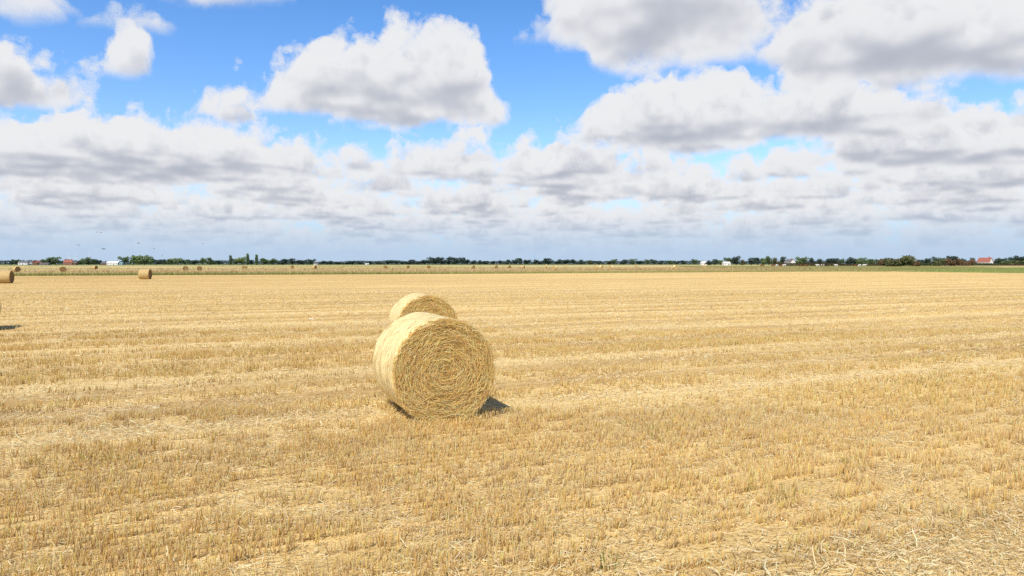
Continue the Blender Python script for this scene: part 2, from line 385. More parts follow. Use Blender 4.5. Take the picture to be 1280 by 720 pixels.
def stubble(n, y0, y1, width, hgt, rows=True, cross=False, margin=1.5, dens_pow=1.0, dark=1.0):
    x, y = wedge(n, y0, y1, margin); u, v = uv(x, y)
    if rows:
        v = np.round(v/.15)*.15 + rng.normal(0, .018, n) + .03*np.sin(u*1.3)
        x, y = u*CU - v*SU, u*SU + v*CU
    cl = vnoise(u*4.3, v*6.7, 3)*.72 + vnoise(u*.9, v*1.4, 5)*.28
    keep = rng.random(n) < np.clip((cl-.33)*3.8, .03, 1)**dens_pow
    bw = bandness(u, v, ('track', 'swath')); tb = bandness(u, v, ('track',))
    keep &= rng.random(n) > bw*(.72 if y1 < 21 else .5)
    keep &= off_bales(x, y) & inside(FIELD, x, y)
    x, y, u, v, cl, bw, tb = x[keep], y[keep], u[keep], v[keep], cl[keep], bw[keep], tb[keep]; n = len(x)
    h = hgt*(.55 + .35*rng.random(n) + .35*vnoise(u*.9, v*1.7, 9))*(1-.62*bw)
    lean = rng.normal(0, .16, (n, 2)) + np.array([[.05, .02]])
    P0 = np.stack([x, y, np.full(n, -.005)], 1); P1 = P0 + np.stack([lean[:, 0]*h, lean[:, 1]*h, h], 1)
    t = rng.random(n)*math.pi
    wv = width*(.7+.6*rng.random(n))
    W = np.stack([np.cos(t)*wv, np.sin(t)*wv, np.zeros(n)], 1)
    top = straw_tones(n, SC[0] if y0 > 8 else (.94, .73, .40), .13*dark); gold = rng.random(n) < .30; top[gold] = straw_tones(gold.sum(), SC[1], .15)
    grn = (vnoise(u*.9, v*.9, 21) > .86) & (rng.random(n) < .22); top[grn] = straw_tones(grn.sum(), (.66, .56, .19), .15)
    top *= (1-np.array([[.36, .44, .54]])*(tb*(.35+.8*vnoise(u*.35, v*2, 17))).clip(0, 1)[:, None])*(.90+.16*vnoise(u*.05, v*.22, 19))[:, None]*far_left_shade(x, y)[:, None]  # track-edge shadow and soiling both put into the straw colour
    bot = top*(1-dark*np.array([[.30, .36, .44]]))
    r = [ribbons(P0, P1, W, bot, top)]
    if cross:
        W2 = np.stack([-W[:, 1], W[:, 0], W[:, 2]], 1); r.append(ribbons(P0, P1, W2, bot, top))
    return r
SC = [(.955, .722, .335), (.955, .685, .25), (.965, .815, .53)]
def litter(n, y0, y1, ln, width, zmax, margin=1.5, only=None):
    x, y = wedge(n, y0, y1, margin); u, v = uv(x, y); w = bandness(u, v, ('swath',), .3)*np.where(v > 5, .5, 1.0)
    keep = off_bales(x, y) & inside(FIELD, x, y)
    pt = vnoise(u*1.4, v*2.6, 31)
    if only: keep &= rng.random(n) < w
    else: keep &= rng.random(n) < np.clip(.25+1.1*(pt-.3), .1, 1)
    x, y, u, v, w = x[keep], y[keep], u[keep], v[keep], w[keep]; n = len(x)
    l = ln*(.35+rng.random(n)); a = rng.random(n)*2*math.pi; e = rng.normal(0, .22, n)
    d = np.stack([np.cos(a)*np.cos(e), np.sin(a)*np.cos(e), np.sin(e)], 1)
    z = .006+zmax*rng.random(n)**1.6 + np.abs(d[:, 2])*l/2
    c = np.stack([x, y, z], 1)
    wv = width*(.6+.8*rng.random(n)); side = unit(np.cross(d, np.array([[0, 0, 1.]]))); tilt = rng.normal(0, .5, (n, 1))
    W = (side*np.cos(tilt)+np.array([[0, 0, 1.]])*np.sin(tilt))*wv[:, None]
    col = straw_tones(n, SC[2], .15); dk = rng.random(n) < .25; col[dk] = straw_tones(dk.sum(), (.60, .44, .21), .2)
    bend = np.stack([rng.normal(0, .1, n)*l, rng.normal(0, .1, n)*l, np.abs(rng.normal(0, .05, n))*l], 1)
    return ribbons(c-d*l[:, None]/2, c+d*l[:, None]/2, W, col, col*rng.uniform(.85, 1.1, (n, 1)), bend)
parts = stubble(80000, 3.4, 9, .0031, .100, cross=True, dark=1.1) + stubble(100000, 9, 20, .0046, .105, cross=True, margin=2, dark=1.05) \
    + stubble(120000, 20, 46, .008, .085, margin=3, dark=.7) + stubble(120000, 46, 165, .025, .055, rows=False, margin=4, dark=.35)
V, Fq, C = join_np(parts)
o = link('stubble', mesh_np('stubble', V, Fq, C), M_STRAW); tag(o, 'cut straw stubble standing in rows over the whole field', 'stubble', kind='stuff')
parts = [litter(100000, 3.4, 9, .075, .0022, .03), litter(190000, 3.4, 10, .028, .0022, .02), litter(130000, 9, 22, .09, .004, .03, 2), litter(60000, 22, 50, .14, .010, .02, 3),
         litter(40000, 3.4, 9, .12, .0030, .08, only=1), litter(40000, 8, 30, .10, .0055, .04, 2, only=1)]
V, Fq, C = join_np(parts)
o = link('straw_litter', mesh_np('straw_litter', V, Fq, C), M_STRAW); tag(o, 'loose pale straw scattered between the stubble rows', 'straw', kind='stuff')
# straw shed around the foot of each bale
def shed(n):
    k = rng.integers(0, 3, n); B = np.array(BALES)[k]; a = np.radians(B[:, 2]); t = rng.random(n)*2*math.pi
    q = 1+np.abs(rng.normal(0, .22, n)); px, py = .42*np.sign(np.cos(t))*np.abs(np.cos(t))**.6*q, .68*np.sign(np.sin(t))*np.abs(np.sin(t))**.6*q
    x = B[:, 0]+px*np.cos(a)-py*np.sin(a); y = B[:, 1]+px*np.sin(a)+py*np.cos(a)
    l = rng.uniform(.03, .16, n); d = rng.random(n)*2*math.pi; e = rng.normal(0, .3, n)
    D = np.stack([np.cos(d)*np.cos(e), np.sin(d)*np.cos(e), np.sin(e)], 1); c = np.stack([x, y, .006+.06*rng.random(n)**2+np.abs(D[:, 2])*l/2], 1)
    W = unit(np.cross(D, np.array([[.1, .2, 1.]])))*.0032; col = straw_tones(n, (.90, .70, .34), .14)
    return ribbons(c-D*l[:, None]/2, c+D*l[:, None]/2, W, col, col, rng.normal(0, .012, (n, 3)))
V, Fq, C = shed(7000)
tag(link('shed_straw', mesh_np('shed_straw', V, Fq, C), M_STRAW), 'loose straw shed around the feet of the near bales', 'straw', kind='stuff')
# ------------------------------------------------------------------ round bales
R, LB = .655, 1.2
def wrap_mesh(nt=96, ny=26, fuzz=900):
    V, Fq = [], []
    ys = np.linspace(-1, 1, ny)
    for j, yy in enumerate(ys):
        e = max(0, (abs(yy)-.90)/.10); r0 = R - .035*e**2
        for i in range(nt):
            t = 2*math.pi*i/nt
            r = r0 + .010*(vnoise(np.array([i*.35]), np.array([j*.9]), 4)[0]-.5) + .012*(vnoise(np.array([i*.12]), np.array([j*.25]), 6)[0]-.5)
            z = R + r*math.sin(t); z = max(z, .0)
            V.append((r*math.cos(t), yy*LB/2, z))
    for j in range(ny-1):
        for i in range(nt):
            a = j*nt+i; b = j*nt+(i+1) % nt; Fq.append((a, b, b+nt, a+nt))
    n0 = len(Fq); V = np.array(V); Cc = np.tile(np.array([[.70, .60, .36]]), (len(V), 1))
    parts = [(V, np.array(Fq), Cc)]
    if fuzz:
        t = rng.random(fuzz)*2*math.pi; y = (rng.random(fuzz)*2-1)*LB*.5; a = rng.normal(0, .45, fuzz); l = rng.uniform(.04, .16, fuzz)
        nrm = np.stack([np.cos(t), np.zeros(fuzz), np.sin(t)], 1); tan = np.stack([-np.sin(t), np.zeros(fuzz), np.cos(t)], 1)
        d = tan*np.cos(a)[:, None] + np.array([[0, 1., 0]])*np.sin(a)[:, None] + nrm*rng.normal(.03, .06, (fuzz, 1))
        c = np.array([[0, 0, R]]) + nrm*(R+.004) + np.array([[0, 1., 0]])*y[:, None]
        W = unit(np.cross(d, nrm))*.0035
        col = straw_tones(fuzz, (.66, .54, .29), .12)
        ok = c[:, 2] > .05
        parts.append(ribbons((c-d*l[:, None]/2)[ok], (c+d*l[:, None]/2)[ok], W[ok], col[ok], col[ok]))
    V, Fq, C = join_np(parts)
    return mesh_np('net_wrap', V, Fq, C, smooth=True, midx=[0]*n0+[1]*(len(Fq)-n0))
def end_mesh(n=13500, sgn=-1, nr=22, nt=72, wid=.0025):
    """flat end of a bale: coiled layers of straw"""
    Re = R-.03; V, Fq = [], []
    for k in range(nr+1):
        r = Re*k/nr
        for i in range(nt):
            t = 2*math.pi*i/nt
            dep = .004*math.sin(r*70) + .02*(vnoise(np.array([k*.8]), np.array([i*.3]), 8)[0]-.5) - .012
            V.append((r*math.cos(t), sgn*(LB/2+dep), max(R+r*math.sin(t), .0)))
    for k in range(nr):
        for i in range(nt):
            a = k*nt+i; b = k*nt+(i+1) % nt; Fq.append((a, b, b+nt, a+nt))
    n0 = len(Fq); V = np.array(V); parts = [(V, np.array(Fq), np.tile(np.array([[.4, .28, .12]]), (len(V), 1)))]
    if n:
        r = (R-.012)*np.sqrt(rng.random(n)*.992+.0002); t = rng.random(n)*2*math.pi
        layer = vnoise(r*34, t*2.6, 12)
        a = rng.normal(.03, .46, n) + (rng.random(n) < .10)*rng.normal(0, 1.2, n)
        l = rng.uniform(.05, .20, n)*np.clip(r/.22, .3, 1)
        er = np.stack([np.cos(t), 0*t, np.sin(t)], 1); et = np.stack([-np.sin(t), 0*t, np.cos(t)], 1); en = np.array([[0, sgn*1., 0]])
        out = rng.normal(.0, .10, n) + (rng.random(n) < .06)*.35
        d = unit(et*np.cos(a)[:, None] + er*np.sin(a)[:, None] + en*out[:, None])
        dep = -.018 + .040*rng.random(n)**1.3 + .004*np.sin(r*88+t*.8) + .018*(layer-.5)
        c = np.array([[0, 0, R]]) + er*r[:, None] + en*(LB/2+dep[:, None])
        P0, P1 = c-d*l[:, None]/2, c+d*l[:, None]/2
        mid = er*(l**2/(8*np.maximum(r, .06)))[:, None]
        roll = rng.normal(0, .7, (n, 1)); s1 = unit(np.cross(d, en)); W = (s1*np.cos(roll)+en*np.sin(roll))*(wid*rng.uniform(.6, 1.35, (n, 1)))
        col = straw_tones(n, EC[0], .2); g = rng.random(n) < .35; col[g] = straw_tones(g.sum(), EC[1], .2); p = rng.random(n) < .16; col[p] = straw_tones(p.sum(), EC[2], .1)
        for Q in (P0, P1):
            rr = np.hypot(Q[:, 0], Q[:, 2]-R); s = np.minimum(1, (R+.012)/np.maximum(rr, 1e-6)); Q[:, 0] *= s; Q[:, 2] = R+(Q[:, 2]-R)*s; Q[:, 2] = np.maximum(Q[:, 2], .004)
        parts.append(ribbons(P0, P1, W, col, col*rng.uniform(.8, 1.15, (n, 1)), mid))
    V, Fq, C = join_np(parts)
    return mesh_np('straw_end', V, Fq, C, smooth=False, midx=[0]*n0+[1]*(len(Fq)-n0))
EC = [(.98, .715, .31), (.84, .56, .20), (.98, .83, .48)]
def wrap_mat(nt, b, N, L):
    tc = N('ShaderNodeTexCoord')
    mp = N('ShaderNodeMapping'); mp.inputs['Scale'].default_value = (2.2, 26, 2.2); L(tc.outputs['Object'], mp.inputs[0])
    n = N('ShaderNodeTexNoise'); n.inputs['Scale'].default_value = 4; n.inputs['Detail'].default_value = 6; L(mp.outputs[0], n.inputs['Vector'])
    r = N('ShaderNodeValToRGB'); L(n.outputs[0], r.inputs[0]); el = r.color_ramp.elements
    el[0].position, el[0].color = .30, (.66, .51, .23, 1); el[1].position, el[1].color = .70, (.92, .78, .43, 1); e = el.new(.46); e.color = (.85, .69, .33, 1)
    n2 = N('ShaderNodeTexNoise'); n2.inputs['Scale'].default_value = 3.2; n2.inputs['Detail'].default_value = 5; L(tc.outputs['Object'], n2.inputs['Vector'])
    r2 = N('ShaderNodeValToRGB'); L(n2.outputs[0], r2.inputs[0]); r2.color_ramp.elements[0].position = .3; r2.color_ramp.elements[0].color = (.86, .84, .80, 1); r2.color_ramp.elements[1].position = .65; r2.color_ramp.elements[1].color = (1.05, 1.05, 1.05, 1)
    m = N('ShaderNodeMix', data_type='RGBA', blend_type='MULTIPLY'); m.inputs[0].default_value = 1; L(r.outputs[0], m.inputs[6]); L(r2.outputs[0], m.inputs[7])
    L(m.outputs[2], b.inputs['Base Color'])
    bp = N('ShaderNodeBump'); bp.inputs['Strength'].default_value = .5; bp.inputs['Distance'].default_value = .012; L(n.outputs[0], bp.inputs['Height']); L(bp.outputs[0], b.inputs['Normal'])
M_WRAP = material('bale_net_wrap', wrap_mat, .6, .3)
M_CORE = material('bale_core', noise_col([(.3, (.26, .17, .065)), (.5, (.46, .32, .12)), (.7, (.64, .45, .19))], 14, 5, bump=.8), .85, .1)
M_WRAP_D = material('shaded_bale_wrap', noise_col([(.3, (.36, .25, .10)), (.5, (.50, .365, .16)), (.7, (.64, .49, .24))], 5, 5, (1, 6, 1)), .75, .2)  # darker wrap copy: cloud shade on the left bales put into the colour
M_CORE_D = material('shaded_bale_core', noise_col([(.3, (.14, .085, .035)), (.5, (.24, .15, .06)), (.7, (.34, .22, .095))], 12, 5, bump=.8), .85, .1)  # bale ends darkened to match, cloud shade painted in
def bale(name, x, y, rz, label, group=None, src=None):
    if src is None:
        t = empty(name, (x, y, -.02), math.radians(rz))
        link('net_wrap', wrap_mesh(), [M_WRAP, M_STRAW], t)
        link('straw_end', end_mesh(sgn=-1), [M_CORE, M_STRAW], t); link('straw_end', end_mesh(n=2500, sgn=1), [M_CORE, M_STRAW], t)
    else:
        t = copy_tree(src); t.location = (x, y, -.02); t.rotation_euler = (0, 0, math.radians(rz))
    tag(t, label, 'bale', group); return t
b1 = bale('round_bale', *BALES[0], 'large round straw bale with a clear coiled straw end, nearest the camera', 'round bales on the stubble field')
b2 = bale('round_bale', *BALES[1], 'round straw bale half hidden behind the largest nearest bale', 'round bales on the stubble field', b1)
b3 = bale('round_bale', *BALES[2], 'round straw bale cut off by the left edge with its shadow on the stubble', 'round bales on the stubble field', b1)
def far_bale(wm, cm):
    t = empty('round_bale', (0, 0, 0))
    w = link('net_wrap', wrap_mesh(40, 8, 0), wm, t)
    for s in (-1, 1): link('straw_end', end_mesh(0, s, 6, 40), cm, t)
    return t
def Xof(px, Y): return (px-640)/F*Y
def Yof(py): return F*CAM_H/(py-HOR)
bd = far_bale(M_WRAP_D, M_CORE_D)
bd.location = (Xof(6, 68), 68, -.02); bd.rotation_euler = (0, 0, math.radians(107))
tag(bd, 'brown round bale at the far left edge of the stubble, dark end to the right', 'bale', 'round bales on the stubble field')
def place_far(src, px, py, rz, label, group):
    Y = Yof(py); t = copy_tree(src); t.location = (Xof(px, Y), Y, -.02); t.rotation_euler = (0, 0, math.radians(rz)); tag(t, label, 'bale', group); return t
place_far(bd, 181.5, 349, 98, 'lone brown round bale at the far edge of the stubble, before the grass verge', 'round bales on the stubble field')
bp_ = far_bale(M_WRAP, M_CORE)
G2 = 'small bales on the field beyond the verge'
nth = ['leftmost', 'second', 'third', 'fourth', 'fifth', 'sixth', 'seventh', 'eighth', 'ninth', 'tenth', 'eleventh', 'twelfth', 'thirteenth', 'fourteenth', 'fifteenth', 'sixteenth', 'seventeenth', 'eighteenth']
def nthleft(i): return nth[0] if i == 0 else nth[i]+' from the left'
dark = [(21, 340), (79, 340), (119, 337), (232, 338.6), (249.5, 338.5), (306, 337), (365.5, 336.2), (393, 336.6), (482, 336), (510, 335.8), (536, 335.8), (591.5, 336), (620, 335.8), (636.5, 335.8), (653.6, 335.8)]
for i, (px, py) in enumerate(dark):
    place_far(bd, px, py, random.choice((20, 25, 60, 70, -10)), f'small brown bale beyond the grass verge, {nthleft(i)} of the brown ones', G2)
pale = [(682.5, 333), (693.7, 337), (707, 333.4), (745, 336.8), (751.5, 335.4), (764, 336.6), (795, 333.8), (844, 335), (880, 335)]
first = True
for i, (px, py) in enumerate(pale):
    args = (px, py, random.choice((-35, -45, 30)), f'small pale sunlit bale on the field beyond, {nthleft(i)} of the pale ones', G2)
    if first:
        Y = Yof(py); bp_.location = (Xof(px, Y), Y, -.02); bp_.rotation_euler = (0, 0, math.radians(args[2])); tag(bp_, args[3], 'bale', G2); first = False
    else: place_far(bp_, *args)
# ------------------------------------------------------------------ grass verge and dry grass (stuff)
def blades(x, y, h, w, base, tip, spread=.2, lean=.25):
    n = len(x); hh = h*(.5+.9*rng.random(n)); P0 = np.stack([x, y, np.full(n, -.02)], 1)
    P1 = P0+np.stack([rng.normal(0, lean, n)*hh, rng.normal(0, lean, n)*hh, hh], 1)
    t = rng.normal(0, .7, n); W = np.stack([np.cos(t), np.sin(t), 0*t], 1)*w*(.6+.8*rng.random((n, 1)))
    cb = straw_tones(n, base, spread); ct = straw_tones(n, tip, spread)
    return ribbons(P0, P1, W, cb, ct, taper=.25)
def along(pts, n, d0, d1):
    """points scattered in a strip beside a polyline, d0..d1 m beyond it"""
    pts = np.array(pts, float); seg = np.diff(pts, axis=0); ln = np.hypot(seg[:, 0], seg[:, 1]); k = rng.choice(len(seg), n, p=ln/ln.sum())
    t = rng.random((n, 1)); p = pts[k]+seg[k]*t; nr = np.stack([-seg[k][:, 1], seg[k][:, 0]], 1)/ln[k][:, None]
    p = p+nr*(d0+(d1-d0)*rng.random((n, 1))); return p[:, 0], p[:, 1]
EDGE = [(-150, 85), (-81, 108), (0, 134), (70, 167), (94, 168)]
parts = []
x, y = along(EDGE, 26000, .2, 6); parts.append(blades(x, y, (.30), .03, (.23, .26, .08), (.44, .42, .13)))
x, y = along([(-150, 85), (-81, 108), (0, 134), (20, 143)], 11000, .0, 2.5); kp = rng.random(len(x)) < np.clip((10-x)/70, .04, 1); x, y = x[kp], y[kp]; parts.append(blades(x, y, .5, .03, (.13, .15, .045), (.27, .30, .09)))
x, y = along(EDGE, 12000, 6, 14); parts.append(blades(x, y, .45, .04, (.36, .29, .12), (.56, .45, .21)))
V, Fq, C = join_np(parts)
tag(link('grass_verge', mesh_np('grass_verge', V, Fq, C), M_GRASS), 'strip of long green grass along the far field edge', 'grass', kind='stuff')
parts = []
for (d0, d1, n, h, b_, t_) in ((14, 60, 26000, .5, (.36, .25, .11), (.58, .43, .22)), (60, 150, 16000, .5, (.38, .28, .12), (.60, .47, .24)), (150, 420, 16000, .6, (.38, .32, .12), (.62, .52, .26))):
    x, y = along([(-330, 30), (-81, 108), (0, 134), (70, 167), (150, 240)], n, d0, d1); c = vnoise(x*.03, y*.10, 14) > .5
    parts.append(blades(x[c], y[c], h*(.6+.9*vnoise(x[c]*.015, y[c]*.06, 15)), .07, b_, t_, .25))
V, Fq, C = join_np(parts)
tag(link('dry_grass', mesh_np('dry_grass', V, Fq, C), M_GRASS), 'rough brown dry grass beyond the verge', 'grass', kind='stuff')
n = 14000; x = rng.uniform(92, 330, n); y = rng.uniform(140, 330, n); ok = (x/y < .82) & ~inside(FIELD, x, y)
parts = [blades(x[ok], y[ok], .35, .05, (.17, .20, .05), (.33, .36, .11))]
V, Fq, C = join_np(parts)
tag(link('meadow_grass', mesh_np('meadow_grass', V, Fq, C), M_GRASS), 'bright green grass at the right beyond the stubble', 'grass', kind='stuff')
def weed(px, py, label, n=60, col=(.20, .27, .05)):
    Y = Yof(py); x = rng.normal(0, .035, n); y = rng.normal(0, .035, n)
    V, Fq, C = blades(x, y, .10, .004, (.12, .15, .03), col, .2, .35)
    o = link('weed_tuft', mesh_np('weed_tuft', V, Fq, C), M_GRASS); o.location = (Xof(px, Y), Y, 0); tag(o, label, 'weed', 'green weeds in the stubble')
weed(762, 714, 'small bright green weed tuft in the stubble at the bottom right of centre', 26)
weed(1066, 583, 'yellow green weed tuft among the stubble at the right', 40, (.36, .33, .08))
# ------------------------------------------------------------------ trees
def crown_mesh(seed, shape, tone, n=900):
    r = np.random.default_rng(seed)
    if shape == 'poplar': lob = [((0, 0, .10+.86*k/8), .085*(1-.55*abs(k/8-.4))+.02, .10) for k in range(9)]
    elif shape == 'bush': lob = [((r.uniform(-.75, .75), r.uniform(-.5, .5), r.uniform(.25, .62)), r.uniform(.28, .42), r.uniform(.24, .36)) for _ in range(11)]
    else: lob = [((r.normal(0, .19), r.normal(0, .19), r.uniform(.22, .78)), r.uniform(.15, .26), r.uniform(.13, .22)) for _ in range(12)]+[((0, 0, .48), .28, .36)]
    k = r.integers(0, len(lob), n); d = unit(r.normal(size=(n, 3))); rad = r.random(n)**.35
    cen = np.array([l[0] for l in lob])[k]; ra = np.array([[l[1], l[1], l[2]] for l in lob])[k]
    P = cen+d*ra*rad[:, None]; P[:, 2] = np.clip(P[:, 2], .015 if shape == 'bush' else .08, 1.0)
    s = (.035 if shape != 'poplar' else .022)*r.uniform(.6, 1.5, (n, 1))*(1.6 if shape == 'bush' else 1.25)
    a = unit(r.normal(size=(n, 3))+d*.4); b = unit(np.cross(a, d+r.normal(0, .5, (n, 3))))
    V = np.stack([P-a*s, P+b*s*.7, P+a*s, P-b*s*.7], 1).reshape(-1, 3); Fq = np.arange(4*n).reshape(n, 4)
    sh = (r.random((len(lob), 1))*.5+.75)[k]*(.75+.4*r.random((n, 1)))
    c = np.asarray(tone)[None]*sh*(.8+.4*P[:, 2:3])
    return mesh_np('crown', V, Fq, np.repeat(c, 4, 0))
def trunk_mesh(seed, shape):
    r = random.Random(seed); m = MB()
    if shape == 'bush':
        for k in range(3):
            a = r.uniform(0, 6.28); m.tube([(0, 0, -.02), (.1*math.cos(a), .1*math.sin(a), .2), (.3*math.cos(a), .3*math.sin(a), .42)], [.035, .025, .012], 6)
    else:
        m.tube([(0, 0, -.02), (.008, 0, .2), (0, .01, .5), (.01, 0, .8)], [.034, .026, .016, .006], 7)
        if shape != 'poplar':
            for k in range(3):
                a = r.uniform(0, 6.28); m.tube([(0, 0, .25+.08*k), (.1*math.cos(a), .1*math.sin(a), .4+.08*k), (.2*math.cos(a), .2*math.sin(a), .56+.06*k)], [.016, .011, .005], 5)
    return m.done('trunk', True)
TONES = {'dark': (.064, .096, .074), 'mid': (.13, .19, .075), 'light': (.20, .26, .085), 'rust': (.18, .12, .065), 'olive': (.13, .14, .06)}  # distance haze is blended into these leaf colours
CROWNS, TRUNKS = {}, {}
def crown(shape, tone, i):
    if (shape, tone, i) not in CROWNS: CROWNS[(shape, tone, i)] = crown_mesh(100+i*7+len(shape), shape, TONES[tone], 2600 if shape == 'bush' else 900)
    return CROWNS[(shape, tone, i)]
def trunk(shape, i):
    if (shape, i) not in TRUNKS: TRUNKS[(shape, i)] = trunk_mesh(i, shape)
    return TRUNKS[(shape, i)]
WORDS = {'dark': 'dark', 'mid': 'mid green', 'light': 'light green', 'rust': 'reddish brown', 'olive': 'olive green'}
TREES = []        # px centre, px width, px top, distance, tone, shape
def T(x, w, top, tone, Y=1100, shape='tree'): TREES.append((x, w, top, Y, tone, shape))
for a in ((14.5, 7, 325.3, 'dark', 900), (21.5, 8, 323.5, 'mid'), (54, 13, 324, 'mid'), (63, 11, 321.5, 'mid'), (70, 13, 320, 'mid'), (83, 6, 322.5, 'dark', 1250), (97, 9, 325, 'dark'), (103, 10, 323, 'mid'), (111, 13, 321, 'mid'), (119, 11, 323, 'mid'), (125, 8, 324, 'dark'),
          (157, 11, 319.5, 'mid'), (167, 12, 319, 'mid'), (174, 11, 319.5, 'light'), (181, 15, 317.8, 'light'), (189, 10, 321, 'mid'), (196, 12, 323.5, 'dark'), (205, 12, 324, 'dark'), (213, 11, 323, 'mid'), (222, 13, 321.5, 'light'), (232, 14, 323, 'mid'), (243, 12, 324, 'dark'), (253, 9, 322, 'mid'), (263, 12, 321.3, 'mid'), (274, 10, 325, 'dark'),
          (288.5, 4, 319.8, 'mid', 1100, 'poplar'), (294, 9, 322.5, 'mid'), (303, 14, 321, 'light'), (310, 4.5, 317.7, 'mid', 1100, 'poplar'), (314, 8, 324, 'dark'), (321, 4.5, 319, 'mid', 1100, 'poplar'), (330, 14, 322, 'mid'), (341, 12, 323, 'mid'), (354, 16, 323.2, 'dark'), (366, 10, 322, 'dark'), (379, 14, 323.8, 'dark'), (388, 10, 323, 'dark')):
    T(*a)
for a in ((404, 12, 325.8), (413, 12, 325.8), (424, 14, 327), (434, 12, 327), (441, 8, 325.5), (451, 14, 327), (463, 8, 325.8), (474, 12, 326.4), (486, 14, 324.2), (497, 8, 325.3), (504, 10, 326.4), (513, 16, 324.2), (522, 10, 326), (531, 16, 323.5), (541, 14, 320.3), (551, 14, 321.8), (561, 18, 320.6), (569, 12, 321.4), (577, 9, 320), (584, 12, 323.8), (592, 8, 325), (600, 9, 324.8), (609, 9, 325.2), (617, 8, 325.6),
          (606, 8, 325.7), (626, 8, 325.3), (634, 10, 324.2), (643, 9, 324), (650.5, 9, 321), (660, 11, 324), (669, 10, 324.2), (676, 8, 325.6), (685.5, 18, 322), (697, 9, 325.2), (707, 14, 323.6), (717, 10, 324), (726, 10, 324.2)):
    T(a[0], a[1], a[2], 'dark', 1450)
for a in ((738, 12, 324.8, 'olive'), (749, 12, 325, 'dark'), (761, 10, 325.6, 'olive'), (768, 9, 323.7, 'mid'), (780, 14, 324, 'dark'), (791, 10, 322.7, 'mid'), (799, 10, 324.8, 'dark'), (809, 8, 323.4, 'mid'), (817, 9, 324, 'dark'), (826, 10, 325.5, 'dark'), (838, 9, 325, 'mid'), (845, 9, 325.7, 'dark'), (853, 9, 325, 'dark'), (868, 9, 323.7, 'mid')):
    T(a[0], a[1], a[2], a[3], 1300)
for a in ((886, 9, 325, 'dark'), (893, 9, 322.9, 'dark'), (901, 9, 324, 'mid'), (910, 10, 321, 'mid'), (920, 12, 320, 'dark'), (928, 9, 324, 'olive'), (939, 10, 321, 'dark'), (947, 9, 320, 'dark'), (953, 9, 322, 'mid'), (961, 11, 320, 'mid'), (969, 11, 321.4, 'olive'), (978, 9, 319.6, 'dark'), (996, 9, 324, 'mid'), (1004, 13, 320, 'mid'), (1015, 8, 322, 'dark'),
          (1025, 12, 323, 'dark'), (1035, 11, 322.4, 'dark'), (1043, 13, 321, 'dark'), (1051, 10, 322.5, 'mid'), (1062, 14, 321.4, 'dark'), (1070, 10, 323, 'mid'), (1078, 11, 321, 'mid'), (1089, 12, 322.2, 'mid'), (1097, 9, 323, 'olive')):
    T(a[0], a[1], a[2], a[3], 780)
T(1106, 13, 323.5, 'rust', 520, 'bush'); T(1126, 37, 318.8, 'olive', 480, 'bush'); T(1144, 15, 325, 'rust', 490, 'bush')
for a in ((1150, 10, 323, 'dark', 900), (1160, 10, 322, 'dark', 900), (1169, 12, 320.8, 'dark', 850), (1179, 12, 321.5, 'dark', 850), (1189, 15, 317.6, 'dark', 700), (1202, 10, 323, 'dark', 900), (1215, 5, 321, 'dark', 900)): T(*a)
T(1174, 17, 323.2, 'olive', 600, 'bush'); T(1192, 19, 322.4, 'rust', 570, 'bush'); T(1211, 16, 324, 'rust', 600, 'bush')
for a in ((1247, 9, 322, 'dark', 1000), (1254, 11, 321.6, 'dark', 1000), (1263, 12, 320.8, 'dark', 1000), (1271, 11, 320.6, 'dark', 1000), (1279, 14, 318.4, 'dark', 900), (1289, 14, 318, 'dark', 900), (1258, 12, 325.5, 'mid', 650), (1270, 13, 325, 'olive', 650), (1282, 12, 325, 'mid', 650)): T(*a)
SEG = [(0, 60, 'beside the white cottages at the far left'), (60, 130, 'around the red roofed house at the far left'), (130, 192, 'right of the long low white building'), (192, 280, 'left of the three poplars'), (280, 326, 'among the three poplars'),
       (326, 396, 'right of the three poplars'), (396, 505, 'in the low skyline left of the wooded rise'), (505, 588, 'on the wooded rise behind the two bales'), (588, 680, 'just right of the wooded rise'), (680, 775, 'in the skyline above the pale bales'), (775, 875, 'in the skyline left of the small white sheds'),
       (875, 980, 'left of the white gabled cottage'), (980, 1021, 'just right of the white gabled cottage'), (1021, 1100, 'behind the grazing cattle'), (1100, 1160, 'by the big rounded bush'), (1160, 1222, 'left of the red roofed farmhouse'), (1222, 1400, 'right of the red roofed farmhouse')]
ORD = ['first', 'second', 'third', 'fourth', 'fifth', 'sixth', 'seventh', 'eighth', 'ninth', 'tenth', 'eleventh', 'twelfth', 'thirteenth', 'fourteenth']
NAMES = {'tree': ('deciduous_tree', 'tree'), 'poplar': ('poplar_tree', 'poplar'), 'bush': ('hawthorn_bush', 'bush')}
cnt = {}
for i, (x, w, top, Y, tone, shape) in enumerate(sorted(TREES)):
    H = CAM_H + (HOR-top)/F*Y; Wm = w/F*Y
    seg = next(s for s in SEG if s[0] <= x < s[1]); nm, word = NAMES[shape]
    t = empty(nm, (Xof(x, Y), Y, -.05), random.uniform(-.35, .35) if shape == 'bush' else random.uniform(0, 6.28))
    base_w = {'tree': .82, 'poplar': .2, 'bush': 2.0}[shape]
    t.scale = (Wm/base_w, Wm/base_w, H/(.96 if shape != 'bush' else .9))
    v = i % 5
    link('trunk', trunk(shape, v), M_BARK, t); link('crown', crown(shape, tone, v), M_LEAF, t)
    key = (seg[2], word, tone); k = cnt[key] = cnt.get(key, 0)+1
    TREES_LAB = (t, key)
    t['_k'] = k; t['_s'] = '|'.join(key); tag(t, 'tree', word, f'trees {seg[2]}')
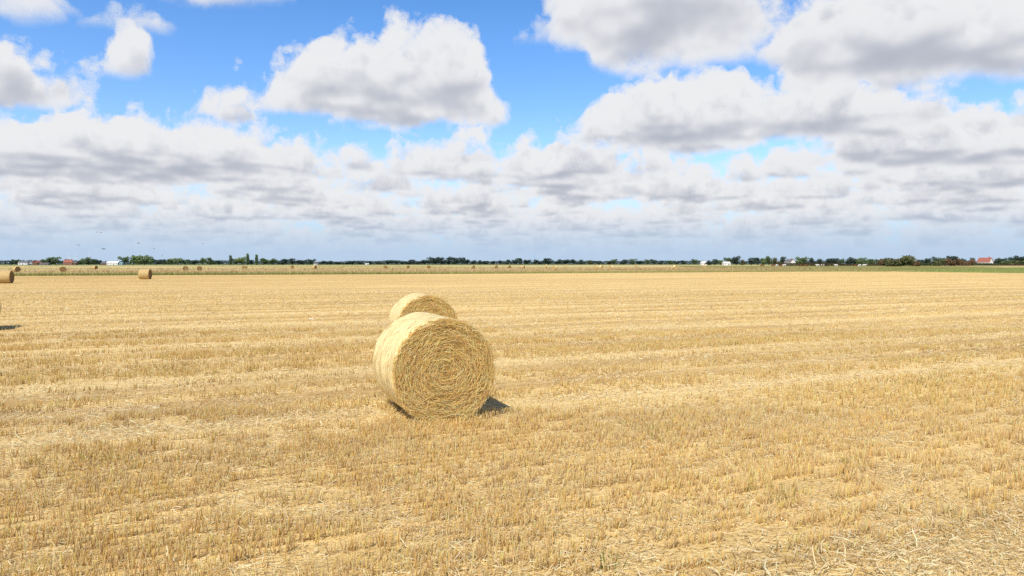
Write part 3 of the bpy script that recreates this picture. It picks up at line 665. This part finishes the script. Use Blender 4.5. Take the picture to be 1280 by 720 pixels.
for o in list(COL.objects):
    if '_s' in o.keys():
        s, word, tone = o['_s'].split('|'); n_ = cnt[(s, word, tone)]; k = o['_k']
        o['label'] = (f"{ORD[k-1]} {WORDS[tone]} {word} from left {s}" if n_ > 1 else f"only {WORDS[tone]} {word} {s}")
        del o['_s']; del o['_k']
# far mass of woodland closing the horizon
n = 60000; x = rng.uniform(-1700, 1700, n); y = 1750+rng.normal(0, 40, n)+.08*x; hh = 5.2+3.5*vnoise(x*.02, 0*x, 41)+2.5*vnoise(x*.09, 0*x, 43)
z = rng.random(n)**.8*hh; P = np.stack([x, y, z], 1); a = unit(rng.normal(size=(n, 3))); b = unit(np.cross(a, rng.normal(size=(n, 3))))
s = rng.uniform(.6, 1.3, (n, 1)); V = np.stack([P-a*s, P+b*s, P+a*s, P-b*s], 1).reshape(-1, 3)
C = np.repeat(np.array([[.052, .078, .064]])*rng.uniform(.6, 1.3, (n, 1)), 4, 0)
tag(link('distant_woodland', mesh_np('distant_woodland', V, np.arange(4*n).reshape(n, 4), C), M_LEAF), 'dark band of far woodland along the horizon', 'woodland', kind='stuff')
# low hedges in front of the farms at the right
n = 16000; x = rng.uniform(230, 560, n); y = 560+.16*x+rng.normal(0, 4, n); z = rng.random(n)*(1.2+1.4*vnoise(x*.06, 0*x, 51)); P = np.stack([x, y, z], 1)
a = unit(rng.normal(size=(n, 3))); b = unit(np.cross(a, rng.normal(size=(n, 3)))); s = rng.uniform(.2, .5, (n, 1)); V = np.stack([P-a*s, P+b*s, P+a*s, P-b*s], 1).reshape(-1, 3)
C = np.repeat(np.where(vnoise(x*.03, 0*x, 8)[:, None] > .5, np.array([[.07, .09, .03]]), np.array([[.10, .075, .04]]))*rng.uniform(.6, 1.3, (n, 1)), 4, 0)
tag(link('hedgerow', mesh_np('hedgerow', V, np.arange(4*n).reshape(n, 4), C), M_LEAF), 'low rough hedge running behind the cattle to the right', 'hedge')
# ------------------------------------------------------------------ buildings
def house(name, px, Y, w, d, h, rh, wall, roof, label, rz=0, nwin=3, chim=True, door=True, gable_x=False):
    t = empty(name, (Xof(px, Y), Y, 0), math.radians(rz))
    m = MB(); m.box(-w/2, w/2, -d/2, d/2, -.3, h)
    for s in (-1, 1): m.poly([(s*w/2*.998, -d/2, h), (s*w/2*.998, d/2, h), (s*w/2*.998, 0, h+rh)])
    link('wall', m.done('wall'), wall, t)
    m = MB(); o = .4
    for s in (-1, 1):
        m.poly([(-w/2-o, s*(d/2+o), h-.15), (w/2+o, s*(d/2+o), h-.15), (w/2+o, 0, h+rh+.12), (-w/2-o, 0, h+rh+.12)])
    bmesh.ops.remove_doubles(m.bm, verts=m.bm.verts, dist=.001); bmesh.ops.solidify(m.bm, geom=m.bm.faces[:], thickness=.22)
    rf = link('roof', m.done('roof'), roof, t)
    if chim: link('chimney', MB().box(w*.28, w*.28+.9, -.45, .45, h+rh-.7, h+rh+1.1).done('chimney'), M_BRICK, rf)
    for k in range(nwin):
        x = -w/2+w*(k+.5)/nwin
        if door and k == nwin//2: link('door', MB().box(x-.5, x+.5, -d/2-.03, -d/2+.05, 0, 2.05).done('door'), M_BROWN, t); continue
        for z0 in ([1.0] if h < 4 else [1.0, 3.6]):
            f = link('window', MB().box(x-.62, x+.62, -d/2-.05, -d/2+.05, z0-.08, z0+1.28).done('window'), M_STEEL, t)
            link('pane', MB().box(x-.52, x+.52, -d/2-.065, -d/2-.045, z0, z0+1.2).done('pane'), M_PANE, f)
    f = link('gable_window', MB().box(w/2-.05, w/2+.05, -.6, .6, 1.0, 2.3).done('gable_window'), M_STEEL, t)
    link('pane', MB().box(w/2+.045, w/2+.065, -.5, .5, 1.1, 2.2).done('pane'), M_PANE, f)
    return tag(t, label, 'house' if 'house' in name or 'cottage' in name else 'outbuilding')
house('white_cottage', 30, 1000, 12, 7, 3.8, 1.7, M_WHITE, M_SLATE, 'white cottage with grey roof, leftmost building on the skyline', 15)
house('white_cottage', 40, 1010, 7, 6, 3.6, 1.6, M_WHITE, M_SLATE, 'smaller white cottage between the leftmost cottage and brown barn', -10)
house('barn', 46.5, 1000, 7, 9, 3.6, 2.6, M_BROWN, M_TILE, 'brown barn just right of the two white cottages', 80, 1, False)
house('shed', 56, 1000, 15, 6, 2.2, 1.0, M_SLATE, M_SLATE, 'long low grey shed between the brown barn and red roofed house', 0, 2, False)
house('red_roofed_house', 86, 1000, 11, 8, 3.6, 4.0, M_BRICK, M_TILE, 'house with steep red tiled roof at the far left', 20)
house('shed', 95, 1000, 5, 5, 3.4, 1.6, M_BROWN, M_SLATE, 'dark brown shed beside the red roofed house at the far left', 0, 1, False)
house('shed', 131, 1000, 8, 6, 2.4, 1.4, M_BROWN, M_SLATE, 'dark low shed on the left of the long white building', 0, 1, False)
house('white_bungalow', 142.5, 985, 16, 8, 3.4, 2.0, M_WHITE, M_WHITE, 'long low white building among the left hand trees', 0, 4)
house('shed', 152.5, 985, 4, 5, 2.9, .8, M_BLUE, M_BLUE, 'small pale blue shed beside the long low white building', 0, 1, False)
house('white_cottage', 395, 1050, 6, 5, 1.8, 1.6, M_WHITE, M_SLATE, 'tiny white cottage in the treeline gap right of the poplars', 0, 2)
house('white_cottage', 459, 1050, 5, 4, 1.5, .8, M_WHITE, M_WHITE, 'tiny white building under the low skyline left of the wooded rise', 0, 2, False)
house('white_shed', 879.5, 900, 7, 6, 3.0, 1.8, M_WHITE, M_WHITE, 'small white shed, left of the two near the right of centre', 10, 1, False)
house('white_shed', 907.5, 760, 7, 8, 2.4, 1.6, M_WHITE, M_WHITE, 'low white shed with pale roof, right of the two near the right of centre', 0, 2, False)
house('gabled_cottage', 987, 720, 9, 7, 3.6, 3.0, M_WHITE, M_SLATE, 'white gabled cottage above the grazing cattle', -72, 3)
house('farmhouse', 1231, 700, 11, 9, 3.6, 4.4, M_WHITE, M_TILE, 'large farmhouse with red tiled roof and white gable at the right', -58, 4)
# ------------------------------------------------------------------ wind turbines
tp = None
for i, (px, lab) in enumerate(((87, 'white wind turbine over the red roofed house, leftmost of three'), (95.6, 'white wind turbine right of the red roofed house, middle of three'), (113, 'white wind turbine above the green trees, rightmost of three'))):
    if tp is None:
        t = tp = empty('wind_turbine', (0, 0, 0))
        link('tower', MB().tube([(0, 0, 0), (0, 0, 22), (0, 0, 43)], [1.9, 1.5, 1.1], 12).done('tower', True), M_STEEL, t)
        link('nacelle', MB().box(-1.3, 1.3, -2.5, 4.5, 43, 45.6).done('nacelle'), M_STEEL, t)
        for k in range(3):
            a = math.radians(90+120*k); c = Vector((0, -3.2, 44.3)); d = Vector((math.cos(a), 0, math.sin(a)))
            link('blade', MB().tube([c, c+d*4, c+d*19], [.7, 1.2, .3], 6).done('blade', True), M_STEEL, t)
    else: t = copy_tree(tp)
    t.location = (Xof(px, 4000), 4000, 0); tag(t, lab, 'wind turbine', 'wind turbines behind the houses')
# ------------------------------------------------------------------ cattle
def skin(name, verts, edges, radii, root=0, sub=1):
    me = bpy.data.meshes.new(name+'_skeleton'); me.from_pydata(verts, edges, []); o = bpy.data.objects.new(name+'_skeleton', me); COL.objects.link(o)
    o.modifiers.new('skin', 'SKIN')
    for i, r in enumerate(radii): me.skin_vertices[0].data[i].radius = (r if isinstance(r, tuple) else (r, r)); me.skin_vertices[0].data[i].use_root = (i == root)
    s = o.modifiers.new('sub', 'SUBSURF'); s.levels = s.render_levels = sub
    dg = bpy.context.evaluated_depsgraph_get(); dg.update(); out = bpy.data.meshes.new_from_object(o.evaluated_get(dg)); out.name = name
    bpy.data.objects.remove(o); out.polygons.foreach_set('use_smooth', [True]*len(out.polygons)); return out
def cow_mesh(graze):
    v = [(-.75, 0, 1.12), (-.25, 0, 1.05), (.3, 0, 1.04), (.75, 0, 1.12), (1.02, 0, 1.18 if not graze else .98)]
    e = [(0, 1), (1, 2), (2, 3), (3, 4)]; r = [.30, .37, .38, .30, .19]
    if graze: v += [(1.25, 0, .62), (1.34, 0, .36), (1.44, 0, .10)]
    else: v += [(1.25, 0, 1.42), (1.42, 0, 1.40), (1.68, 0, 1.28)]
    e += [(4, 5), (5, 6), (6, 7)]; r += [.15, .16, .10]
    for s in (-1, 1):
        i = len(v); v += [(-.72, s*.20, .78), (-.66, s*.2, .60), (-.80, s*.2, .42), (-.76, s*.2, .02)]; e += [(0, i), (i, i+1), (i+1, i+2), (i+2, i+3)]; r += [.19, .12, .075, .06]
        i = len(v); v += [(.68, s*.18, .72), (.66, s*.18, .42), (.66, s*.18, .02)]; e += [(3, i), (i, i+1), (i+1, i+2)]; r += [.15, .08, .06]
        i = len(v); v += [(v[6][0]-.06, s*.2, v[6][2]+.09)]; e += [(6, i)]; r += [.045]
    i = len(v); v += [(-1.02, 0, 1.15), (-1.12, 0, .6)]; e += [(0, i), (i, i+1)]; r += [.05, .04]
    return skin('cow', v, e, r, 1)
CM = {True: cow_mesh(True), False: cow_mesh(False)}
def coat(name, a, b): return material(name, noise_col([(.46, a), (.52, b)], 1.1, 1), .8, .1)
COATS = {'white': coat('white_coat', (.78, .75, .70), (.72, .68, .60)), 'brown': coat('brown_coat', (.17, .065, .03), (.22, .09, .045)), 'black': coat('black_coat', (.02, .018, .016), (.035, .03, .028)), 'brown and white': coat('patched_coat', (.18, .07, .035), (.74, .70, .64))}
HOOK = {'white': 'white cow', 'brown': 'red brown cow', 'black': 'black cow', 'brown and white': 'brown and white cow'}
herd = [(953, 'brown', 420), (966, 'brown', 425), (971, 'white', 430), (977, 'brown', 460), (980, 'white', 430), (1001, 'brown', 440), (1007, 'brown', 430), (1022, 'white', 430), (1028, 'brown and white', 445), (1032.5, 'black', 435), (1045, 'white', 430), (1069, 'brown', 460), (1074.5, 'white', 440), (1080, 'white', 430)]
ck = {}
for i, (px, c, Y) in enumerate(herd):
    g = i % 3 != 1
    ck.setdefault(c, 0); ck[c] += 1; tot = sum(1 for h in herd if h[1] == c)
    me = CM[g].copy(); o = link('cow', me, COATS[c]); o.location = (Xof(px, Y), Y, 0); o.rotation_euler = (0, 0, random.choice((0, math.pi))+random.uniform(-.5, .5)); o.scale = (1.05,)*3
    tag(o, (f"{ORD[ck[c]-1]} " if tot > 1 else 'the only ')+HOOK[c]+(' from left' if tot > 1 else '')+f", {'grazing' if g else 'standing'} in the far pasture at right", 'cow', 'cattle in the far pasture')
# ------------------------------------------------------------------ birds
def bird_mesh(up):
    v = [(0, -.22, 0), (0, -.02, 0), (0, .2, .02), (0, .32, .04)]; e = [(0, 1), (1, 2), (2, 3)]; r = [.03, .07, .055, .02]
    for s in (-1, 1):
        i = len(v); v += [(s*.22, .10, .12*up), (s*.50, .0, .16*up-.03)]; e += [(1, i), (i, i+1)]; r += [(.02, .09), (.012, .03)]
    return skin('bird', v, e, r, 1)
BM = [bird_mesh(1.0), bird_mesh(.3), bird_mesh(2.0)]
for i, (px, py, Y, lab) in enumerate(((130, 311.5, 110, 'dark bird flying lowest and largest, left part of the sky'), (99, 306.5, 170, 'dark bird flying leftmost of the flock'), (122.5, 290.5, 190, 'small bird flying highest of the flock at the left'), (127, 291, 200, 'small bird just right of the highest bird'), (174, 304, 140, 'dark bird flying right of the largest bird'), (193, 311, 230, 'small pale bird low over the left treeline'), (203, 320, 200, 'small bird skimming just above the tall left trees'), (254, 304.5, 170, 'bird flying rightmost of the flock'))):
    z = CAM_H+(HOR-py)/F*Y; o = link('bird', BM[i % 3], M_PLUM); o.location = (Xof(px, Y), Y, z); o.scale = (.72,)*3; o.rotation_euler = (random.uniform(-.3, .3), random.uniform(-.35, .35), random.uniform(0, 6.28)); tag(o, lab, 'bird', 'birds over the field')
cam = bpy.data.cameras.new("camera"); co = bpy.data.objects.new("camera", cam); COL.objects.link(co)
cam.lens = 24; cam.sensor_width = 36; cam.clip_start = .05; cam.clip_end = 20000
co.location = (0, 0, CAM_H); co.rotation_euler = (math.radians(90) - math.atan((360-HOR)/F), 0, 0)
sc.camera = co
sun = bpy.data.lights.new("sun", 'SUN'); so = bpy.data.objects.new("sun", sun); COL.objects.link(so)
sun.energy = 5.0; sun.angle = math.radians(.53); sun.color = (1, .93, .82)
so.rotation_euler = SUN.to_track_quat('Z', 'Y').to_euler(); so.location = SUN*50
build_world()
sc.render.engine = 'CYCLES'; sc.cycles.max_bounces = 5; sc.cycles.diffuse_bounces = 3; sc.cycles.transmission_bounces = 3
sc.cycles.sample_clamp_indirect = 6
sc.cycles.use_denoising = False
